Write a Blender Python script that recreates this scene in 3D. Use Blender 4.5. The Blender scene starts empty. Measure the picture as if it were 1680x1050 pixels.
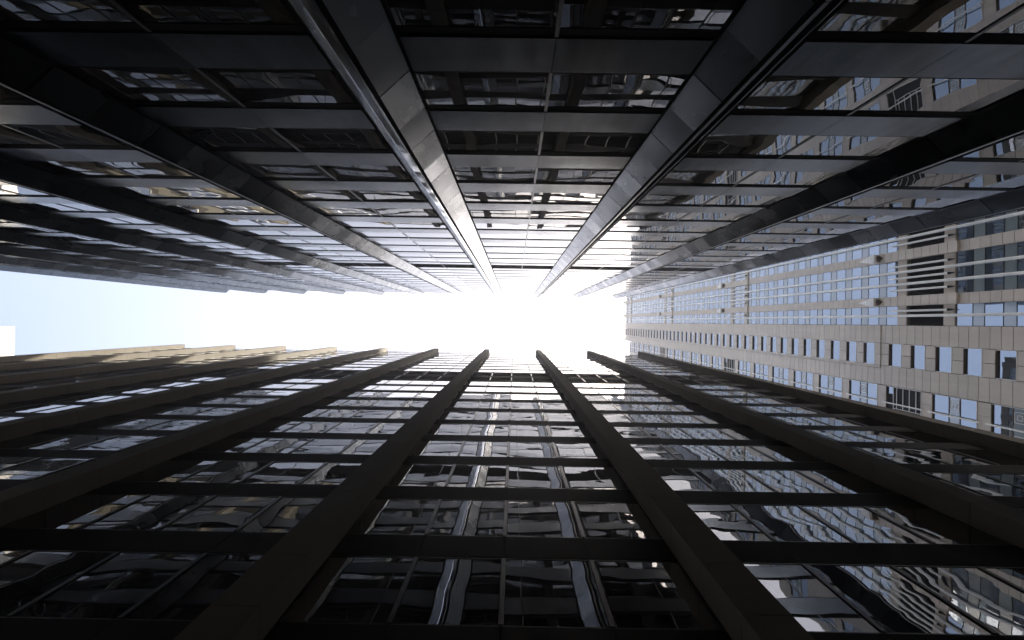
import bpy, math, random
from mathutils import Vector, Matrix
random.seed(7)
R = math.radians
scene = bpy.context.scene
COL = scene.collection

# ------------------------------------------------------------------ camera
CZ = 1.6                                   # eye height; every height "h" below is measured from the eye
F_PX, ROLL = 793.3, 0.0155                 # 17 mm lens
cam_d = bpy.data.cameras.new("camera")
cam_d.sensor_width = 36.0
cam_d.lens = 17.0
cam_d.clip_start = 0.05
cam_d.clip_end = 5000
cam = bpy.data.objects.new("camera", cam_d)
COL.objects.link(cam)
zx, zy = 3.3 / F_PX, 3.0 / F_PX
r_ = Vector((math.cos(ROLL), -math.sin(ROLL), zx)).normalized()
u_ = Vector((-math.sin(ROLL), -math.cos(ROLL), -zy))
u_ = (u_ - u_.dot(r_) * r_).normalized()
b_ = r_.cross(u_)
m = Matrix((r_, u_, b_)).transposed().to_4x4()
m.translation = Vector((0, 0, CZ))
cam.matrix_world = m
scene.camera = cam

# ------------------------------------------------------------------ sky and sun
SUN = Vector((0.49, -0.234, 1.0)).normalized()
w = bpy.data.worlds.new("World")
scene.world = w
w.use_nodes = True
nt = w.node_tree
nt.nodes.clear()
sky = nt.nodes.new('ShaderNodeTexSky')
sky.sky_type = 'NISHITA'
sky.sun_disc = False
sky.sun_elevation = math.asin(SUN.z)
sky.sun_rotation = math.atan2(SUN.x, SUN.y)
sky.altitude = 100
sky.air_density = 1.0
sky.dust_density = 8.0
sky.ozone_density = 0.8
bg = nt.nodes.new('ShaderNodeBackground')
bg.inputs['Strength'].default_value = 0.11
wo = nt.nodes.new('ShaderNodeOutputWorld')
hs = nt.nodes.new('ShaderNodeHueSaturation')
hs.inputs['Saturation'].default_value = 0.84
nt.links.new(sky.outputs[0], hs.inputs['Color'])
nt.links.new(hs.outputs[0], bg.inputs[0])
nt.links.new(bg.outputs[0], wo.inputs[0])
sd = bpy.data.lights.new("sun", 'SUN')
sd.energy = 5.0
sd.angle = R(0.5)
sd.color = (1.0, 0.94, 0.82)
sun = bpy.data.objects.new("sun", sd)
COL.objects.link(sun)
sun.rotation_euler = SUN.to_track_quat('Z', 'Y').to_euler()
sun.location = (0, 0, 300)
scene.view_settings.view_transform = 'Standard'
scene.view_settings.look = 'None'
scene.view_settings.gamma = 1
scene.view_settings.exposure = 2.18
scene.render.engine = 'CYCLES'
scene.cycles.max_bounces = 10
scene.cycles.glossy_bounces = 8
scene.cycles.diffuse_bounces = 4

# ------------------------------------------------------------------ materials
def mat(name):
    mt = bpy.data.materials.new(name)
    mt.use_nodes = True
    n = mt.node_tree.nodes
    l = mt.node_tree.links
    return mt, n, l, n['Principled BSDF']

def math_n(n, l, op, a, b=None, c=None):
    q = n.new('ShaderNodeMath')
    q.operation = op
    for i, v in enumerate((a, b, c)):
        if v is None: continue
        if isinstance(v, (int, float)): q.inputs[i].default_value = v
        else: l.new(v, q.inputs[i])
    return q.outputs[0]

def vmath(n, l, op, a, b=None, s=None):
    q = n.new('ShaderNodeVectorMath')
    q.operation = op
    for i, v in enumerate((a, b)):
        if v is None: continue
        if isinstance(v, tuple): q.inputs[i].default_value = v
        else: l.new(v, q.inputs[i])
    if s is not None:
        if isinstance(s, (int, float)): q.inputs['Scale'].default_value = s
        else: l.new(s, q.inputs['Scale'])
    return q.outputs[0]

def noise(n, l, vec, scale, detail=2.0, rough=0.5, w=None, dims='3D', dist=0.0):
    q = n.new('ShaderNodeTexNoise')
    q.noise_dimensions = dims
    q.inputs['Scale'].default_value = scale
    q.inputs['Detail'].default_value = detail
    q.inputs['Roughness'].default_value = rough
    q.inputs['Distortion'].default_value = dist
    l.new(vec, q.inputs['Vector'])
    if w is not None: l.new(w, q.inputs['W'])
    return q

def warped_normal(n, l, geo, layers, tilt):
    """true surface waviness: the normal of every sheet bends smoothly, and every sheet is hung slightly askew"""
    pos = geo.outputs['Position']
    rnd = geo.outputs['Random Per Island']
    wv = math_n(n, l, 'MULTIPLY', rnd, 37.0)
    acc = geo.outputs['Normal']
    for (stretch, scale, amp, detail) in layers:
        v = vmath(n, l, 'MULTIPLY', pos, stretch)
        t = noise(n, l, v, scale, detail, 0.45, wv, '4D')
        d = vmath(n, l, 'SUBTRACT', t.outputs['Color'], (0.5, 0.5, 0.5))
        d = vmath(n, l, 'SCALE', d, s=amp)
        acc = vmath(n, l, 'ADD', acc, d)
    wn = n.new('ShaderNodeTexWhiteNoise')
    wn.noise_dimensions = '1D'
    l.new(rnd, wn.inputs['W'])
    d = vmath(n, l, 'SUBTRACT', wn.outputs['Color'], (0.5, 0.5, 0.5))
    d = vmath(n, l, 'SCALE', d, s=tilt)
    acc = vmath(n, l, 'ADD', acc, d)
    return vmath(n, l, 'NORMALIZE', acc)

def glass_mat(name, base, ior, layers, tilt, rough=0.0, tint=(1, 1, 1)):
    mt, n, l, p = mat(name)
    geo = n.new('ShaderNodeNewGeometry')
    p.inputs['Base Color'].default_value = (*base, 1)
    p.inputs['Roughness'].default_value = rough
    p.inputs['IOR'].default_value = ior
    p.inputs['Specular Tint'].default_value = (*tint, 1)
    l.new(warped_normal(n, l, geo, layers, tilt), p.inputs['Normal'])
    return mt

def metal_mat(name, base, rough, layers, tilt, stain=0.35, streak=(6, 6, .35), metallic=1.0, detail=5):
    mt, n, l, p = mat(name)
    geo = n.new('ShaderNodeNewGeometry')
    pos = geo.outputs['Position']
    v = vmath(n, l, 'MULTIPLY', pos, streak)
    t = noise(n, l, v, 1.0, detail, 0.6)
    t2 = noise(n, l, pos, 0.35, 4, 0.55)
    mr = n.new('ShaderNodeMapRange')
    l.new(math_n(n, l, 'MULTIPLY', t.outputs[0], t2.outputs[0]), mr.inputs[0])
    mr.inputs[1].default_value = 0.14
    mr.inputs[2].default_value = 0.34
    mr.inputs[3].default_value = 1 - stain
    mr.inputs[4].default_value = 1.0
    pr = math_n(n, l, 'MULTIPLY_ADD', geo.outputs['Random Per Island'], 0.14, 0.93)
    k = math_n(n, l, 'MULTIPLY', mr.outputs[0], pr)
    c = vmath(n, l, 'SCALE', base, s=k) if False else None
    cc = n.new('ShaderNodeVectorMath'); cc.operation = 'SCALE'
    cc.inputs[0].default_value = base
    l.new(k, cc.inputs['Scale'])
    l.new(cc.outputs[0], p.inputs['Base Color'])
    p.inputs['Metallic'].default_value = metallic
    rr = math_n(n, l, 'MULTIPLY_ADD', t.outputs[0], 0.10, rough - 0.05)
    rr = math_n(n, l, 'MULTIPLY_ADD', geo.outputs['Random Per Island'], 0.06, rr)
    l.new(rr, p.inputs['Roughness'])
    l.new(warped_normal(n, l, geo, layers, tilt), p.inputs['Normal'])
    return mt

def stone_mat(name, base, rough=0.75, var=0.12, grain=9.0, grime=0.18, spec=0.4):
    mt, n, l, p = mat(name)
    geo = n.new('ShaderNodeNewGeometry')
    pos = geo.outputs['Position']
    g = noise(n, l, pos, grain, 6, 0.7)
    s = noise(n, l, vmath(n, l, 'MULTIPLY', pos, (1.3, 1.3, .12)), 1.0, 5, 0.6)
    a = math_n(n, l, 'MULTIPLY_ADD', geo.outputs['Random Per Island'], var, 1 - var / 2)
    b = math_n(n, l, 'MULTIPLY_ADD', g.outputs[0], 0.28, 0.86)
    c = math_n(n, l, 'MULTIPLY_ADD', s.outputs[0], grime * 2, 1 - grime)
    k = math_n(n, l, 'MULTIPLY', math_n(n, l, 'MULTIPLY', a, b), c)
    cc = n.new('ShaderNodeVectorMath'); cc.operation = 'SCALE'
    cc.inputs[0].default_value = base
    l.new(k, cc.inputs['Scale'])
    l.new(cc.outputs[0], p.inputs['Base Color'])
    p.inputs['Roughness'].default_value = rough
    p.inputs['Specular IOR Level'].default_value = spec
    return mt

def plain(name, base, rough=0.6, metallic=0.0, spec=0.5):
    mt, n, l, p = mat(name)
    geo = n.new('ShaderNodeNewGeometry')
    t = noise(n, l, geo.outputs['Position'], 1.7, 4, 0.6)
    k = math_n(n, l, 'MULTIPLY_ADD', t.outputs[0], 0.4, 0.8)
    cc = n.new('ShaderNodeVectorMath'); cc.operation = 'SCALE'
    cc.inputs[0].default_value = base
    l.new(k, cc.inputs['Scale'])
    l.new(cc.outputs[0], p.inputs['Base Color'])
    p.inputs['Roughness'].default_value = rough
    p.inputs['Metallic'].default_value = metallic
    p.inputs['Specular IOR Level'].default_value = spec
    return mt

M = {}
M['glass_metal'] = glass_mat('glass_smooth_wavy', (.005, .005, .006), 4.4,
                             [((.35, .35, .9), 0.55, .030, 1.0), ((.5, .5, 1.0), 1.6, .006, 1.0)], .010)
M['glass_granite'] = glass_mat('glass_rippled', (.005, .005, .005), 4.8,
                               [((.35, .35, 1.1), 0.75, .023, 1.0), ((.6, .6, 1.5), 1.9, .006, 1.0)], .014)
M['glass_tower'] = glass_mat('glass_flat_blue', (.010, .014, .022), 4.5,
                             [((.5, .5, .5), 0.5, .008, 1.0)], .008, tint=(.80, .90, 1))
M['glass_spandrel'] = glass_mat('glass_spandrel_green', (.22, .27, .27), 2.6,
                                [((.5, .5, .5), 0.5, .010, 1.0)], .008, rough=.12)
M['metal'] = metal_mat('metal_cladding', (.100, .112, .122), .24,
                       [((1, 1, .6), 0.55, .10, 1.0), ((1, 1, .4), 1.3, .02, 1.0)], .04, stain=.15, streak=(1.0, 1.0, .4), detail=2)
M['metal_band'] = metal_mat('metal_band', (.138, .155, .168), .20,
                            [((.35, 1, 1), 0.7, .05, 1.0)], .012, stain=.5, streak=(3.2, 3.2, .35))
M['metal_bright'] = metal_mat('metal_polished', (.72, .75, .78), .10,
                              [((1, 1, .5), 1.8, .16, 2.0)], .03, stain=.15)
M['metal_trim'] = metal_mat('metal_trim', (.30, .30, .30), .30, [((1, 1, .5), 1.6, .05, 1.0)], .02, stain=.2)
M['bronze'] = metal_mat('metal_bronze', (.075, .07, .062), .28, [((1, 1, 1), .8, .01, 1.0)], .01, stain=.2)
M['mullion'] = metal_mat('metal_mullion', (.13, .13, .125), .30, [((1, 1, 1), .8, .01, 1.0)], .01, stain=.2)
M['dark_metal'] = plain('metal_dark_frame', (.010, .010, .010), .8, 0, .08)
M['black'] = plain('dark_backing', (.012, .012, .012), .9, 0, .05)
M['granite'] = stone_mat('granite_brown', (.135, .118, .093), .8, .10, 14.0, .12, .15)
M['granite_dark'] = stone_mat('granite_spandrel', (.018, .015, .011), .7, .08, 14.0, .12, .1)
M['louvre'] = plain('louvre_dark', (.022, .022, .022), .85, 0, .15)
M['stone'] = stone_mat('stone_beige', (.62, .545, .465), .8, .08, 5.0, .14, .3)
M['stone_pale'] = stone_mat('stone_pale', (.80, .78, .73), .7, .08, 5.0, .08, .3)
M['pipe'] = metal_mat('metal_pale_pipe', (.80, .78, .72), .45, [((1, 1, 1), .5, .01, 1.0)], .0, stain=.15, metallic=.0)
M['brown'] = plain('brown_trim_and_shade', (.09, .065, .045), .7)
M['far_stone'] = stone_mat('stone_sunlit', (.70, .66, .60), .8, .06, 2.0, .08)
M['paving'] = stone_mat('paving_grey', (.20, .20, .195), .85, .1, 3.0, .3)
M['asphalt'] = stone_mat('asphalt', (.06, .06, .06), .9, .1, 6.0, .3)

# ------------------------------------------------------------------ mesh helpers
class MB:
    K = 1.0
    def __init__(s, *mats):
        s.v, s.f, s.mi, s.mats = [], [], [], list(mats)
    def box(s, x0, x1, y0, y1, z0, z1, mi=0):
        if x0 > x1: x0, x1 = x1, x0
        if y0 > y1: y0, y1 = y1, y0
        if z0 > z1: z0, z1 = z1, z0
        b = len(s.v)
        s.v += [(x0, y0, z0), (x1, y0, z0), (x1, y1, z0), (x0, y1, z0), (x0, y0, z1), (x1, y0, z1), (x1, y1, z1), (x0, y1, z1)]
        for q in ((0, 3, 2, 1), (4, 5, 6, 7), (0, 1, 5, 4), (1, 2, 6, 5), (2, 3, 7, 6), (3, 0, 4, 7)):
            s.f.append(tuple(b + i for i in q)); s.mi.append(mi)
    def prism(s, pts, z0, z1, mi=0, top=None):
        """vertical prism over a plan outline; top = outline at z1 when it tapers"""
        n = len(pts)
        a = sum(pts[i][0] * pts[(i + 1) % n][1] - pts[(i + 1) % n][0] * pts[i][1] for i in range(n))
        t = top or pts
        if a < 0: pts = pts[::-1]; t = t[::-1]
        b = len(s.v)
        s.v += [(x, y, z0) for x, y in pts] + [(x, y, z1) for x, y in t]
        for i in range(n):
            j = (i + 1) % n
            s.f.append((b + i, b + j, b + n + j, b + n + i)); s.mi.append(mi)
        s.f.append(tuple(b + i for i in reversed(range(n)))); s.mi.append(mi)
        s.f.append(tuple(b + n + i for i in range(n))); s.mi.append(mi)
    def build(s, name, parent=None, kind=None):
        me = bpy.data.meshes.new(name)
        me.from_pydata([(x * MB.K, y * MB.K, z * MB.K) for x, y, z in s.v], [], s.f)
        for mt in s.mats: me.materials.append(mt)
        if len(s.mats) > 1: me.polygons.foreach_set('material_index', s.mi)
        me.update()
        o = bpy.data.objects.new(name, me)
        COL.objects.link(o)
        if parent is not None: o.parent = parent
        if kind: o['kind'] = kind
        return o

def thing(name, label, cat, group=None):
    o = bpy.data.objects.new(name, None)
    o.empty_display_size = 2
    COL.objects.link(o)
    o['label'] = label; o['category'] = cat
    if group: o['group'] = group
    return o

def project(x, y, h):
    p = Vector((x, y, h))
    d = p.dot(-b_)
    return 840 + F_PX * p.dot(r_) / d, 525 - F_PX * p.dot(u_) / d

def seen_area(corners):
    """pixels of the photograph a quad covers inside the frame"""
    q = [project(*c) for c in corners]
    q = [(min(max(x, 0), 1680), min(max(y, 0), 1050)) for x, y in q]
    a = 0
    for i in range(4):
        j = (i + 1) % 4
        a += q[i][0] * q[j][1] - q[j][0] * q[i][1]
    return abs(a) / 2

def make_windows(recs, parent, frame_m, pane_m, limit=100):
    """recs: (seen area, fn(frame_mesh, pane_mesh)); the largest become parts of their own, the rest one part"""
    recs = sorted(recs, key=lambda q: -q[0])
    for a, fn in recs[:limit]:
        fr, pn = MB(*frame_m), MB(*pane_m)
        fn(fr, pn)
        wo_ = fr.build('window', parent)
        pn.build('pane', wo_)
    if len(recs) > limit:
        fr, pn = MB(*frame_m), MB(*pane_m)
        for a, fn in recs[limit:]: fn(fr, pn)
        wo_ = fr.build('window', parent, 'stuff')
        pn.build('pane', wo_, 'stuff')

# ------------------------------------------------------------------ ground
def sheet(name, x0, x1, y0, y1, z, m_, thick=0.3):
    b = MB(m_); b.box(x0, x1, y0, y1, z - thick, z)
    o = b.build(name); o['kind'] = 'structure'
    return o
sheet('ground', -1500, 1500, -1500, 1500, -0.15, M['asphalt'])
pv = MB(M['paving'])
for i in range(-38, 15):
    for j in range(-3, 3):
        pv.box(i * 2 + .01, i * 2 + 1.99, j * 2 + .01, j * 2 + 1.99, -0.145, 0)
o = pv.build('pavement'); o['kind'] = 'structure'

def slats(mb, x0, x1, y, sgn, z0, z1, step=.22, mi=0):
    z = z0
    while z < z1 - step:
        mb.prism([(x0, y), (x1, y), (x1, y - sgn * .10), (x0, y - sgn * .10)], z, z + step * .62, mi)
        z += step

# ------------------------------------------------------------------ metal-clad tower (upper half of the photo, its facade faces +Y)
F1, G1, H1, BAY1, XA = 5.80, 6.50, 114.4, 9.30, -3.78
tw = thing('office_tower', 'grey metal office tower with angled columns and dark glass filling the upper half', 'building')
cols1 = [XA + BAY1 * i for i in range(-7, 4)]
xl, xr = cols1[0], cols1[-1]
FH = 3.9
def z_(h): return h + CZ
def P1(x, p): return (x, -G1 + p)          # p: how far it stands out towards the street
core = MB(M['black'], M['metal'])
core.box(xl - .5, xr + .5, -G1 - .32, -48, 0, z_(H1 - .6), 0)
core.build('core', tw)
# side and back walls: metal panels by storey
sw = MB(M['metal_band'], M['glass_metal'])
for k in range(-2, 28):
    h0 = 11.06 + FH * k
    if h0 < -1.5: continue
    for xs, sg in ((xl - .5, -1), (xr + .5, 1)):
        for j in range(5):
            ya = -G1 - .4 - j * 8.2
            sw.box(xs, xs + sg * .12, ya - .02, ya - 8.18, z_(h0), z_(min(h0 + 1.5, H1)), 0)
            if h0 + FH < H1 + 2: sw.box(xs, xs + sg * .05, ya - .05, ya - 8.1, z_(h0 + 1.5), z_(h0 + FH), 1)
sw.build('side_wall', tw)
rf = MB(M['metal_band'])
rf.box(xl - .7, xr + .7, -G1 - .02, -G1 - .30, z_(H1 - .62), z_(H1))
rf.box(xl - .7, xl - .4, -G1 - .30, -48, z_(H1 - .6), z_(H1))
rf.box(xr + .4, xr + .7, -G1 - .30, -48, z_(H1 - .6), z_(H1))
rf.build('parapet', tw)

profile = [(-.97, -.10), (-.97, -.02), (-.90, .04), (-.21, .70), (-.21, .60), (-.13, .60), (-.13, .66),
           (.13, .66), (.13, .60), (.21, .60), (.21, .70), (.90, .04), (.97, -.02), (.97, -.10)]
prof_A = [(-.97, -.10), (-.97, -.02), (-.90, .04), (-.26, .64), (-.26, .58), (.06, .58),
          (.20, .58), (.20, .70), (.90, .04), (.97, -.02), (.97, -.10)]
joints1 = [12.56 + FH * k for k in range(-4, 27)]
for ci, xc in enumerate(cols1):
    is_a = ci == 7
    cm = MB(M['metal'])
    pr = prof_A if is_a else profile
    segs = [-CZ] + [j for j in joints1 if j > -CZ + .5] + [H1 + .5]
    for a, b in zip(segs[:-1], segs[1:]):
        mid = (a + b) / 2 + random.uniform(-.3, .3)
        cm.prism([P1(xc + x, p) for x, p in pr], z_(a) + .026, z_(mid) - .004)
        cm.prism([P1(xc + x, p) for x, p in pr], z_(mid) + .004, z_(b) - .026)
    # dark backing that closes the joints
    co = cm.build('column', tw)
    bk = MB(M['black'])
    bk.prism([P1(xc + x * .97, p - .035) for x, p in profile[:4] + profile[10:]], 0, z_(H1 + .3))
    for sg in (-1, 1):                      # black strips painting the shade of a gap beside the spandrels
        bk.box(xc + sg * .968, xc + sg * 1.05, -G1 + .006, -G1 - .09, 0, z_(H1 - .7))
    bk.build('joint_backing', co)
    ns = MB(M['metal_bright'] if is_a else M['metal_trim'])
    if is_a:
        for a, b in zip(segs[:-1], segs[1:]):
            mid = (a + b) / 2 + 0.4
            for c, d in ((a, mid), (mid, b)):
                ns.prism([P1(xc + x, p) for x, p in ((-.24, .585), (-.24, .68), (-.20, .71), (.0, .73), (.05, .70), (.05, .585))], z_(c) + .01, z_(d) - .01)
    else:
        for a, b in zip(segs[:-1], segs[1:]):
            ns.prism([P1(xc + x, p) for x, p in ((-.045, .665), (-.045, .69), (.045, .69), (.045, .665))], z_(a) + .01, z_(b) - .01)
    ns.build('cover_strip', co)

for k in range(-3, 27):
    h0 = 11.06 + FH * k
    if h0 + 1.5 < -CZ or k == 12: continue
    sp = MB(M['metal_band'], M['dark_metal'])
    for i in range(10):
        x0, x1 = cols1[i] + .96, cols1[i + 1] - .96
        xm = (x0 + x1) / 2
        za, zb = max(0, z_(h0)), z_(h0 + 1.5)
        if h0 > H1 - 4: zb = z_(H1 - .64)
        for a, b in ((x0, xm - .008), (xm + .008, x1)):
            sp.box(a, b, -G1, -G1 - .10, za, zb)
        # dark sill and head strips
        sp.box(x0, x1, -G1 - .02, -G1 - .30, zb + .002, zb + .045, 1)
        sp.box(x0, x1, -G1 - .012, -G1 - .30, za - .08, za - .002, 1)
    sp.build('spandrel', tw)

recs = []
for k in range(-3, 26):
    h0 = 11.06 + FH * k + 1.55
    h1 = h0 + 2.29
    if h0 < -CZ: continue
    for i in range(10):
        x0, x1 = cols1[i] + .97, cols1[i + 1] - .97
        louv = (k == 11)
        if louv: continue
        def fn(fr, pn, x0=x0, x1=x1, h0=h0, h1=h1):
            xm = (x0 + x1) / 2
            fr.box(xm - .045, xm + .045, -G1 - .004, -G1 - .20, z_(h0), z_(h1), 0)
            for a, b in ((x0, x0 + .05), (x1 - .05, x1)):
                fr.box(a, b, -G1 - .018, -G1 - .20, z_(h0) + .05, z_(h1) - .05, 1)
            fr.box(x0, x1, -G1 - .026, -G1 - .2, z_(h0), z_(h0) + .05, 1)
            fr.box(x0, x1, -G1 - .016, -G1 - .2, z_(h1) - .30, z_(h1) - .031, 1)
            pn.box(x0 + .05, xm - .045, -G1 - .032, -G1 - .06, z_(h0) + .05, z_(h1) - .30)
            pn.box(xm + .045, x1 - .05, -G1 - .032, -G1 - .06, z_(h0) + .05, z_(h1) - .30)
        ar = seen_area([(x0, -G1, h0), (x1, -G1, h0), (x1, -G1, h1), (x0, -G1, h1)])
        recs.append((ar, fn))
make_windows(recs, tw, (M['mullion'], M['dark_metal']), (M['glass_metal'],))
for i in range(10):
    x0, x1 = cols1[i] + .97, cols1[i + 1] - .97
    lv = MB(M['louvre'], M['mullion'])
    h0 = 11.06 + FH * 11 + 1.5
    slats(lv, x0, x1, -G1 - .01, 1, z_(h0 + .06), z_(h0 + 3.88), .2)
    xm = (x0 + x1) / 2
    lv.box(xm - .05, xm + .05, -G1 + .02, -G1 - .009, z_(h0 + .05), z_(h0 + 3.86), 1)
    lv.build('louvre_panel', tw)

# ------------------------------------------------------------------ granite tower (lower half, its facade faces -Y)
F2, G2, H2, BAY2 = 5.19, 5.87, 90.6, 9.57
gt = thing('office_tower', 'brown granite office tower with square piers and rippled dark windows, filling the lower half', 'building')
cols2 = [4.62 + BAY2 * i for i in range(-7, 3)]
xl2, xr2 = cols2[0], cols2[-1]
core = MB(M['black'])
core.box(xl2 - .3, xr2 + .3, G2 + .2, 46, 0, z_(H2 - .5))
core.build('core', gt)
sw = MB(M['granite'], M['glass_granite'])
for k in range(-3, 22):
    h0 = 9.36 + FH * k
    if h0 < -CZ: continue
    for xs, sg in ((xl2 - .3, -1), (xr2 + .3, 1)):
        for j in range(4):
            ya = G2 + .3 + j * 9.6
            sw.box(xs, xs + sg * .30, ya, ya + .9, z_(h0), z_(min(h0 + FH - .02, H2)), 0)
            if h0 + 2.6 < H2:
                sw.box(xs, xs + sg * .08, ya + .9, ya + 9.58, z_(h0), z_(h0 + 2.6), 1)
                sw.box(xs, xs + sg * .18, ya + .92, ya + 9.58, z_(h0 + 2.61), z_(h0 + FH - .01), 0)
sw.build('side_wall', gt)
rf = MB(M['granite_dark'])
rf.box(xl2 - .42, xr2 + .42, G2 - .01, G2 + .3, z_(H2 - .55), z_(H2 + .1))
rf.build('parapet', gt)
for xc in cols2:
    cm = MB(M['granite'])
    hs = [-CZ] + [9.36 + 1.30 * q - .65 for q in range(-6, 100) if -CZ + .3 < 9.36 + 1.30 * q * 1.5 - .65 < H2 - .3]
    hs = [-CZ]
    q = 9.36 - .65
    while q > 0: q -= 1.95
    q += 1.95
    while q < H2 - .2: hs.append(q); q += 1.95
    hs.append(H2 + .3)
    wd = .45
    for a, b in zip(hs[:-1], hs[1:]):
        cm.box(xc - wd, xc + wd, F2, G2 + .25, z_(a) + .011, z_(b) - .011)
    co = cm.build('column', gt)
    bk = MB(M['black'])
    bk.box(xc - wd + .02, xc + wd - .02, F2 + .02, G2 + .22, 0, z_(H2 + .2))
    bk.build('joint_backing', co)
LOUV2 = (10, 11)
for k in range(-3, 21):
    ha, hb = 9.34 + FH * k + 2.70, 9.34 + FH * (k + 1)
    if hb < -CZ + .2: continue
    hb = min(hb, H2 - .57)
    if hb - ha < .1: continue
    sp = MB(M['granite_dark'], M['dark_metal'])
    for i in range(len(cols2) - 1):
        x0, x1 = cols2[i] + .452, cols2[i + 1] - .452
        n4 = 4
        for q in range(n4):
            a = x0 + (x1 - x0) * q / n4; b = x0 + (x1 - x0) * (q + 1) / n4
            sp.box(a + .008, b - .008, G2, G2 + .12, max(0, z_(ha) + .04), z_(hb) - .04)
        sp.box(x0, x1, G2 + .012, G2 + .2, max(0, z_(ha)), z_(ha) + .038, 1)
        sp.box(x0, x1, G2 + .012, G2 + .2, z_(hb) - .038, z_(hb), 1)
    sp.build('spandrel', gt)
recs = []
lou = []
for k in range(-2, 21):
    h0 = 9.34 + FH * k
    h1 = h0 + 2.70
    if h1 > H2: continue
    for i in range(len(cols2) - 1):
        x0, x1 = cols2[i] + .453, cols2[i + 1] - .453
        def fn(fr, pn, x0=x0, x1=x1, h0=h0, h1=h1, lv=False):
            wz = (x1 - x0) / 4
            z0, z1 = max(0.0, z_(h0)), z_(h1)
            for q in range(5):
                xm = x0 + wz * q
                a, b = (xm - .05, xm + .05) if 0 < q < 4 else ((xm, xm + .03) if q == 0 else (xm - .03, xm))
                fr.box(a, b, G2 - .01 if 0 < q < 4 else G2 + .0, G2 + .139, z0 + .041, z1 - .041, 0)
            fr.box(x0, x1, G2 + .012, G2 + .14, z0 + .001, z0 + .04, 0)
            fr.box(x0, x1, G2 + .008, G2 + .14, z1 - .04, z1 - .001, 0)
            for q in range(4):
                a, b = x0 + wz * q + .06, x0 + wz * (q + 1) - .06
                if lv:
                    slats(pn, a, b, G2 + .05, -1, z0 + .05, z1, .2)
                    pn.box(a, b, G2 + .02, G2 + .05, (z0 + z1) / 2 - .05, (z0 + z1) / 2 + .05)
                else:
                    pn.box(a, b, G2 + .022, G2 + .05, z0 + .04, z1 - .04)
        if k in LOUV2:
            lou.append((fn, x0, x1)); continue
        ar = seen_area([(x0, G2, h0), (x1, G2, h0), (x1, G2, h1), (x0, G2, h1)])
        recs.append((ar, fn))
make_windows(recs, gt, (M['bronze'],), (M['glass_granite'],))
for fn, a, b in lou:
    fr, pn = MB(M['bronze']), MB(M['louvre'])
    fn(fr, pn, lv=True)
    o = fr.build('louvre_panel', gt)
    pn.build('slats', o)

# ------------------------------------------------------------------ beige stone skyscraper closing the street on the right (facade faces -X)
D3, H3 = 54.6, 238.0
MB.K = 1.062                  # drawn for a 3.9 m storey; its storeys are 4.14 m
st = thing('skyscraper', 'tall beige stone skyscraper with pale vertical rods and blue windows at the right', 'building')
YW = -.35
PIER, PW, NP = 6.45, 1.35, 9
YE = -3.75 - 6.45 * 8 - .7
piers = [-3.75 - PIER * i for i in range(NP)]
RH = 228.0            # roof of the lower shoulder
core = MB(M['black'], M['stone'])
core.box(D3 + 1.0, D3 + 42, YE + .3, 8.3, 0, z_(H3 - .5), 0)
core.box(D3 + 1.0, D3 + 42, 8.3, 31.4, 0, z_(RH - .5), 0)
core.box(D3 + .1, D3 + 41.6, YE - .01, YE + .29, 0, z_(H3), 1)
core.box(D3 + .6, D3 + 41.6, 31.41, 31.7, 0, z_(RH), 1)
core.build('core', st)

def mech(h):
    """stone bands and louvres of the four plant floors"""
    for i, base in enumerate((60.1, 113.4, 167.2, 225.8)):
        if base <= h < base + 9.0: return base
    return None
MECHS = (60.1, 113.4, 167.2, 225.8)

# stone wall panels; each panel is its own slab with an open joint
wall = MB(M['stone'])
def panel(y0, y1, h0, h1, x=D3, t=.25, g=.036):
    wall.box(x, x + t, y0 + g, y1 - g, z_(h0) + g, z_(h1) - g)
C = 1.3
WIN_LO = [68.2 - FH * k for k in range(0, 18)]          # window sills below the setback
WIN_LO = [q for q in WIN_LO if q > 0]
WIN_HI = [73.1 + FH * k for k in range(0, 42)]
def column_of_panels(y0, y1, h0, h1, x, step=C, t=.25, skip=()):
    h = h0
    while h < h1 - .05:
        e = min(h + step, h1)
        if not any(a - .01 <= (h + e) / 2 <= b + .01 for a, b in skip):
            panel(y0, y1, h, e, x, t)
        h = e
SET = 72.0            # above this the strip with the small windows stands proud
XP = D3 - .12
for lo in (True, False):
    sills = WIN_LO if lo else WIN_HI
    x = D3 if lo else XP
    ha, hb = (-CZ, SET) if lo else (SET, H3)
    tt = .3 if lo else .42
    column_of_panels(YW, 2.3, ha, hb, x, t=tt)
    column_of_panels(5.6, 6.0 if not lo else 8.45, ha, hb, x, t=tt)
    # window strip: piers between windows, two slabs side by side
    edges = sorted(sills)
    prev = ha
    for s in edges:
        if s > prev + .05:
            panel(2.3, 3.95, prev, s, x, tt); panel(3.95, 5.6, prev, s, x, tt)
        prev = s + 2.35
    if prev < hb - .1:
        panel(2.3, 3.95, prev, hb, x, tt); panel(3.95, 5.6, prev, hb, x, tt)
column_of_panels(6.0, 8.45, SET, H3, D3)
wall.build('stone_wall', st)

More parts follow.
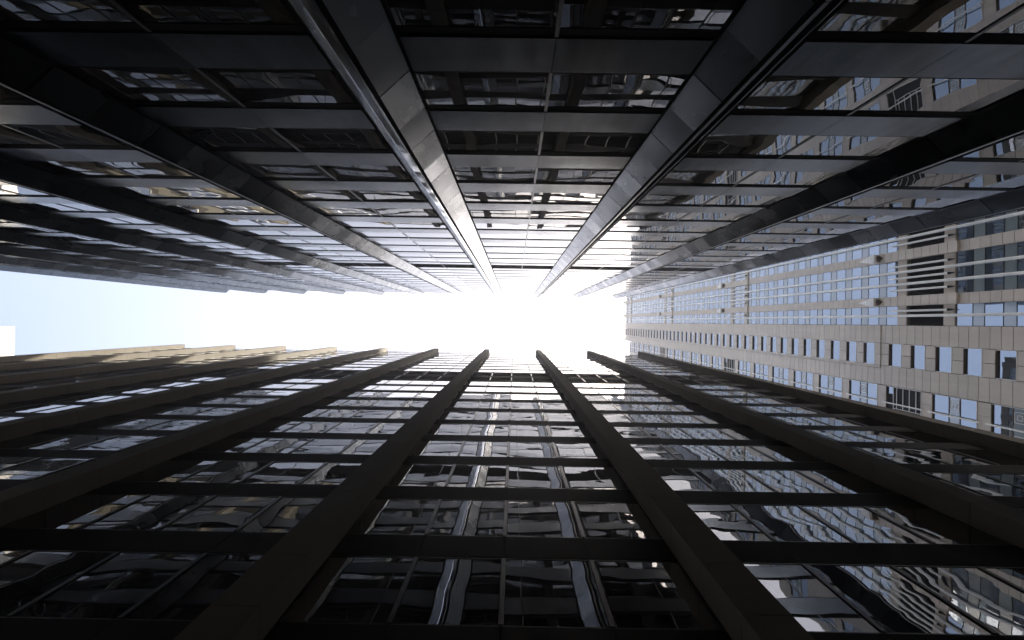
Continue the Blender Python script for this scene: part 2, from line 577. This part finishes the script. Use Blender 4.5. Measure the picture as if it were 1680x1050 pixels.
# ribbon zone on the far side: two-storey windows with a spandrel between, stone between them
rib = MB(M['stone'])
def rpanel(y0, y1, h0, h1, x=D3 + .02, t=.3, g=.018):
    rib.box(x, x + t, y0 + g, y1 - g, z_(h0) + g, z_(h1) - g)
GY = [(8.5, 13.3), (17.0, 21.8), (25.5, 30.3)]
GH = [57.0 + 7.8 * k for k in range(-8, 22)]
GH = [q for q in GH if q > -1 and q + 6.2 < RH]
for (ya, yb) in ((13.3, 17.0), (21.8, 25.5), (30.3, 31.4)):
    h = -CZ
    while h < RH:
        e = min(h + C, RH)
        rpanel(ya, yb, h, e); h = e
for (ya, yb) in GY:
    prev = -CZ
    for s in GH:
        if s > prev + .1:
            for q in range(3): rpanel(ya + (yb - ya) * q / 3, ya + (yb - ya) * (q + 1) / 3, prev, s)
        prev = s + 6.2
    for q in range(3): rpanel(ya + (yb - ya) * q / 3, ya + (yb - ya) * (q + 1) / 3, prev, RH)
rib.build('stone_wall', st)

recs = []
def small_window(s, x, depth):
    def fn(fr, pn):
        z0, z1 = z_(s), z_(s + 2.35)
        # reveals: head, sill, jambs
        fr.box(x + .02, x + depth, 2.32, 5.58, z1 - .07, z1 - .018, 1)  # head in dark brown: the stone's shade put into its colour
        fr.box(x - .03, x + depth, 2.30, 5.60, z0 - .01, z0 + .05, 0)
        fr.box(x + .01, x + depth, 2.30, 2.37, z0 + .05, z1 - .07, 0)
        fr.box(x + .01, x + depth, 5.53, 5.60, z0 + .05, z1 - .07, 0)
        pn.box(x + depth - .04, x + depth, 2.37, 5.53, z0 + .05, z1 - .07)
    return fn
for s in WIN_LO:
    recs.append((seen_area([(D3, 2.3, s), (D3, 5.6, s), (D3, 5.6, s + 2.35), (D3, 2.3, s + 2.35)]), small_window(s, D3, .30)))
for s in WIN_HI:
    if s + 2.5 > H3: continue
    recs.append((seen_area([(XP, 2.3, s), (XP, 5.6, s), (XP, 5.6, s + 2.35), (XP, 2.3, s + 2.35)]), small_window(s, XP, .28)))
def ribbon(ya, yb, s, grid):
    def fn(fr, pn):
        z0, z1 = z_(s), z_(s + 6.2)
        x = D3 + .02
        ym = (ya + yb) / 2
        fr.box(x + .04, x + .3, ya, yb, z1 - .06, z1 - .02, 1)
        fr.box(x - .06, x + .3, ya, yb, z0, z0 + .08, 0)
        for y in (ya, yb - .07): fr.box(x + .04, x + .3, y, y + .07, z0 + .08, z1 - .06, 0)
        a, b = ya + .07, yb - .07
        if grid:
            fr.box(x + .24, x + .27, a, b, z0 + .08, z1 - .06, 3)
            pn.box(x + .235, x + .239, a, a + 1.0, z1 - 1.1, z1 - .08)
            for q in range(1, 5): fr.box(x + .16, x + .23, a, b - 1.6, z0 + 1.1 * q, z0 + 1.1 * q + .08, 0)
            fr.box(x + .15, x + .239, b - 1.68, b - 1.6, z0 + .08, z1 - 1.2, 0)
            fr.box(x + .15, x + .239, a, b, z1 - 1.2, z1 - 1.12, 0)
        else:
            pn.box(x + .20, x + .24, a, b, z0 + .08, z0 + 2.35)
            pn.box(x + .20, x + .24, a, b, z0 + 3.95, z1 - .06)
            fr.box(x + .14, x + .24, a, b, z0 + 2.35, z0 + 2.43, 1)
            fr.box(x + .14, x + .24, a, b, z0 + 3.87, z0 + 3.95, 1)
            for yy0, yy1 in ((a, ym - .3), (ym + .3, b)):
                # spandrel panel with a raised square
                fr.box(x + .20, x + .24, yy0, yy1, z0 + 2.43, z0 + 3.87, 2)
                c0, c1 = (yy0 + yy1) / 2, z0 + 3.15
                for rr, tt in ((.58, .035), (.26, .05)):
                    for sg in (-1, 1):
                        fr.box(x + .2 - tt, x + .199, c0 - rr, c0 + rr, c1 + sg * rr - .035, c1 + sg * rr + .035, 0)
                        fr.box(x + .2 - tt, x + .199, c0 + sg * rr - .035, c0 + sg * rr + .035, c1 - rr + .036, c1 + rr - .036, 0)
            fr.box(x + .15, x + .24, ym - .3, ym + .3, z0 + 2.43, z0 + 3.87, 2)
        # vertical rail standing off the opening
        fr.prism([(x - .28, ym - .06), (x - .16, ym - .10), (x - .10, ym), (x - .16, ym + .10), (x - .28, ym + .06)], z0 - .35, z1 + .35, 0)
        for zz in (z0 + .3, z1 - .4): fr.box(x - .12, x + .2, ym - .03, ym + .03, zz, zz + .08, 0)
    return fn
for (ya, yb) in GY:
    for s in GH:
        g = any(abs(s - (b + 4.6)) < 3.9 for b in MECHS)
        ar = seen_area([(D3, ya, s), (D3, yb, s), (D3, yb, s + 6.2), (D3, ya, s + 6.2)])
        recs.append((ar * (1 if ya < 10 else .1), ribbon(ya, yb, s, g)))

# curtain wall bays between the piers
bays = [(piers[0] + PW / 2, YW)] + [(piers[i + 1] + PW / 2, piers[i] - PW / 2) for i in range(NP - 1)]
XC = D3 + .22
def rods_in(bay):
    a, b = bay
    if b == YW: return [a + 2.05 * (b - a) / 3.05 * .76]
    return [a + (b - a) / 3, a + 2 * (b - a) / 3]
def in_mech(h0, h1):
    return any(h0 < b + 9.0 and h1 > b for b in MECHS)
spg = MB(M['glass_spandrel'], M['dark_metal'])
for bay in bays:
    a, b = bay
    cuts = [a] + rods_in(bay) + [b]
    levels = []
    for (lo_, hi_) in zip((-CZ,) + tuple(q + 9.0 for q in MECHS), MECHS + (H3,)):
        nf = max(1, round((hi_ - lo_) / 3.72))
        fz = (hi_ - lo_) / nf
        for q in range(nf):
            if lo_ < 0:                      # the lower floors hang from the plant floor: window on top
                v0, v1 = hi_ - fz * q - fz * .60, hi_ - fz * q
                s0, s1 = v0 - fz * .40, v0
            else:                            # the upper ones stand on it: window at the bottom
                v0, v1 = lo_ + fz * q, lo_ + fz * q + fz * .60
                s0, s1 = v1, v1 + fz * .40
            if v0 < 0: continue
            levels.append((v0, v1))
            for c0, c1 in zip(cuts[:-1], cuts[1:]):
                spg.box(XC, XC + .04, c0 + .03, c1 - .03, z_(s0) + .05, z_(s1) - .05, 0)
            spg.box(XC - .02, XC + .05, a, b, z_(s0) - .045, z_(s0) + .045, 1)
            spg.box(XC - .02, XC + .05, a, b, z_(s1) - .045, z_(s1) + .045, 1)
    for (v0, v1) in levels:
        def fn(fr, pn, v0=v0, v1=v1, cuts=cuts, a=a, b=b):
            for c in cuts: fr.box(XC - .015, XC + .05, c - .025, c + .025, z_(v0) + .046, z_(v1) - .046, 1)
            for c0, c1 in zip(cuts[:-1], cuts[1:]):
                pn.box(XC, XC + .04, c0 + .03, c1 - .03, z_(v0) + .046, z_(v1) - .046)
        ar = seen_area([(XC, a, v0), (XC, b, v0), (XC, b, v1), (XC, a, v1)])
        if a < -12: ar *= .2
        recs.append((ar, fn))
spg.build('spandrel_glass', st)
make_windows(recs, st, (M['stone_pale'], M['brown'], M['glass_spandrel'], M['louvre']), (M['glass_tower'],))

for p in piers:
    pm = MB(M['stone'])
    h = -CZ
    while h < H3:
        e = min(h + C, H3)
        low = any(b + 9 < e < b + 14.2 or b < e <= b + 9 for b in MECHS)
        pm.box(D3 - (.32 if low else 0), D3 + .8, p - PW / 2 + .01, p + PW / 2 - .01, z_(h) + .035, z_(e) - .035)
        h = e
    pm.build('pier', st)
for base in MECHS:
    mb = MB(M['stone'], M['louvre'], M['glass_tower'], M['glass_spandrel'])
    for (a, b) in bays:
        n = max(1, round((b - a) / 1.7))
        for q in range(n):
            ya, yb = a + (b - a) * q / n, a + (b - a) * (q + 1) / n
            mb.box(D3 + .05, D3 + .6, ya + .015, yb - .015, z_(base) + .02, z_(base + 1.6) - .02, 0)
            mb.box(D3 + .05, D3 + .6, ya + .015, yb - .015, z_(base + 7.4) + .02, z_(base + 9.0) - .02, 0)
        if base != MECHS[0]:
            for h0_, h1_, mi_ in ((1.6, 3.4, 2), (3.4, 4.4, 3), (4.4, 6.4, 2), (6.4, 7.4, 3)):
                mb.box(XC, XC + .05, a + .02, b - .02, z_(base + h0_) + .04, z_(base + h1_) - .04, mi_)
            continue
        y = a + .05
        while y < b - .1:
            mb.box(D3 + .28, D3 + .62, y, y + .09, z_(base + 1.6), z_(base + 7.4), 1)
            y += .2
    mb.build('plant_floor', st)

def rod_plan(y, r=.17):
    return [(D3 - .10 - r, y - r * .35), (D3 - .10 - r, y + r * .35), (D3 - .10 - r * .35, y + r), (D3 - .10 + r * .4, y + r),
            (D3 - .10 + r, y + r * .3), (D3 - .10 + r, y - r * .3), (D3 - .10 + r * .4, y - r), (D3 - .10 - r * .35, y - r)]
for bay in bays:
    for y in rods_in(bay):
        rm = MB(M['pipe'], M['dark_metal'])
        h = -CZ
        while h < H3 - 2:
            e = min(h + 7.8, H3 - 2)
            rm.prism(rod_plan(y), z_(h) + .03, z_(e) - .03)
            rm.prism(rod_plan(y, .10), z_(e) - .03, z_(e) + .03)
            rm.box(D3 + .0, XC + .02, y - .05, y + .05, z_(e) - .4, z_(e) - .25, 1)
            h = e
        rm.build('rod', st)
    a, b = bay
    rr = rods_in(bay)
    mids = [(p_ + q_) / 2 for p_, q_ in zip([a] + rr, rr + [b])] if b != YW else [(a + rr[0]) / 2]
    for y in mids:
        for base in MECHS:
            rm = MB(M['pipe'], M['dark_metal'])
            rm.prism(rod_plan(y, .13), z_(base + .8), z_(base + 9.2))
            tip = [(D3 - .1 + (px_ - D3 + .1) * .15, y + (py_ - y) * .15) for px_, py_ in rod_plan(y, .13)]
            rm.prism(rod_plan(y, .13), z_(base + 9.2), z_(base + 10.6), 0, tip)
            tip0 = [(D3 - .1 + (px_ - D3 + .1) * .2, y + (py_ - y) * .2) for px_, py_ in rod_plan(y, .16)]
            rm.prism(tip0, z_(base - .1), z_(base + .8), 1, rod_plan(y, .16))
            rm.box(D3 - .05, D3 + .5, y - .06, y + .06, z_(base + 1.0), z_(base + 1.3), 1)
            rm.box(D3 - .05, D3 + .5, y - .06, y + .06, z_(base + 8.0), z_(base + 8.3), 1)
            rm.build('rod', st)

# stepped finials on the piers above every plant floor
for p in piers[:5]:
    for base in MECHS:
        h = base + 12.6
        if h > H3 - 2: h = H3 - 1.5
        fm = MB(M['stone_pale'], M['brown'])
        xb = D3 - .325
        tiers = ((.14, .22, 1.9, 3.3), (.30, .40, 1.0, 2.5), (.46, .58, .2, 1.7), (.62, .76, -.5, .9))
        for wd, dp, lo_, up in tiers:
            # each lower tier is wider and stands further out; pointed at the top
            fm.prism([(xb - dp, p - wd), (xb, p - wd), (xb, p + wd), (xb - dp, p + wd)], z_(h + lo_), z_(h + up - .45), 0)
            fm.prism([(xb - dp, p - wd), (xb, p - wd), (xb, p + wd), (xb - dp, p + wd)], z_(h + up - .45) + .002, z_(h + up + .2), 0,
                     [(xb - dp * .5, p - wd * .3), (xb, p - wd * .3), (xb, p + wd * .3), (xb - dp * .5, p + wd * .3)])
        for wd, dp, lo_, up in ((.40, .40, -.78, -.502), (.25, .26, -1.02, -.782), (.12, .14, -1.25, -1.022)):
            fm.box(xb - dp, xb - .002, p - wd, p + wd, z_(h + lo_), z_(h + up), 1)
        fm.build('finial', st)

MB.K = 1.0
# ------------------------------------------------------------------ pale building beyond the left end of the street
fb = thing('far_building', 'pale sunlit building showing as a small white block at the left edge of the sky', 'building')
hx, hy, hh = -156.0, 3.9, 150.0
b = MB(M['black']); b.box(hx - 30, hx - .5, hy + .3, hy + 46, 0, z_(hh - .3)); b.build('core', fb)
wl = MB(M['far_stone'])
wn = MB(M['glass_tower'])
for k in range(0, 39):
    h0 = hh - 3.9 * (k + 1)
    if h0 < -CZ: break
    for j in range(16):
        ya = hy + j * 2.9
        wl.box(hx - .5, hx, ya + .02, ya + 2.88, z_(h0) + .02, z_(h0 + 1.6) - .02)
        if k == 0 or j < 4 or j % 2 == 0: wl.box(hx - .5, hx, ya + .02, ya + 2.88, z_(h0 + 1.6) + .02, z_(h0 + 3.9) - .02)
        else: wn.box(hx - .4, hx - .3, ya + .02, ya + 2.88, z_(h0 + 1.6) + .02, z_(h0 + 3.9) - .02)
    for j in range(10):
        xa = hx - 30 + j * 2.95
        wl.box(xa + .02, xa + 2.93, hy, hy + .4, z_(h0) + .02, z_(h0 + 3.9) - .02)
wl.build('wall', fb); wn.build('window_strip', fb)
pd = MB(M['far_stone'], M['glass_tower'])  # unseen wing, added to block low skylight from the street's left end
for k in range(0, 23):
    h0 = 88.0 - 3.9 * (k + 1)
    for j in range(24):
        ya = 3.6 - j * 3.0
        pd.box(-108.5, -108, ya - .02, ya - 2.98, z_(h0) + .02, z_(h0 + 1.7) - .02, 0)
        pd.box(-108.5, -108.3, ya - .02, ya - 2.98, z_(h0 + 1.7) + .02, z_(h0 + 3.9) - .02, 1)
        pd.box(-108.3, -108.0, ya - .02, ya - .7, z_(h0 + 1.7) + .02, z_(h0 + 3.9) - .02, 0)
pd.box(-140, -108.6, -68.4, 3.6, 0, z_(88.0), 0)
pd.build('added_skylight_blocker', fb)
rf = MB(M['far_stone']); rf.box(hx - 30, hx - .01, hy + .01, hy + 46, z_(hh) - .02, z_(hh) + .5); rf.build('roof', fb)

# ------------------------------------------------------------------ the hazy air of the street
hz = bpy.data.materials.new('haze')
hz.use_nodes = True
n = hz.node_tree.nodes; n.clear()
pvn = n.new('ShaderNodeVolumePrincipled')
pvn.inputs['Color'].default_value = (.95, .96, 1, 1)
pvn.inputs['Density'].default_value = 0.0009
pvn.inputs['Anisotropy'].default_value = 0.78
on = n.new('ShaderNodeOutputMaterial')
hz.node_tree.links.new(pvn.outputs[0], on.inputs['Volume'])
b = MB(hz); b.box(-210, 130, -110, 90, -1.3, z_(H3 * 1.062 + 6))
b.build('haze', None, 'stuff')
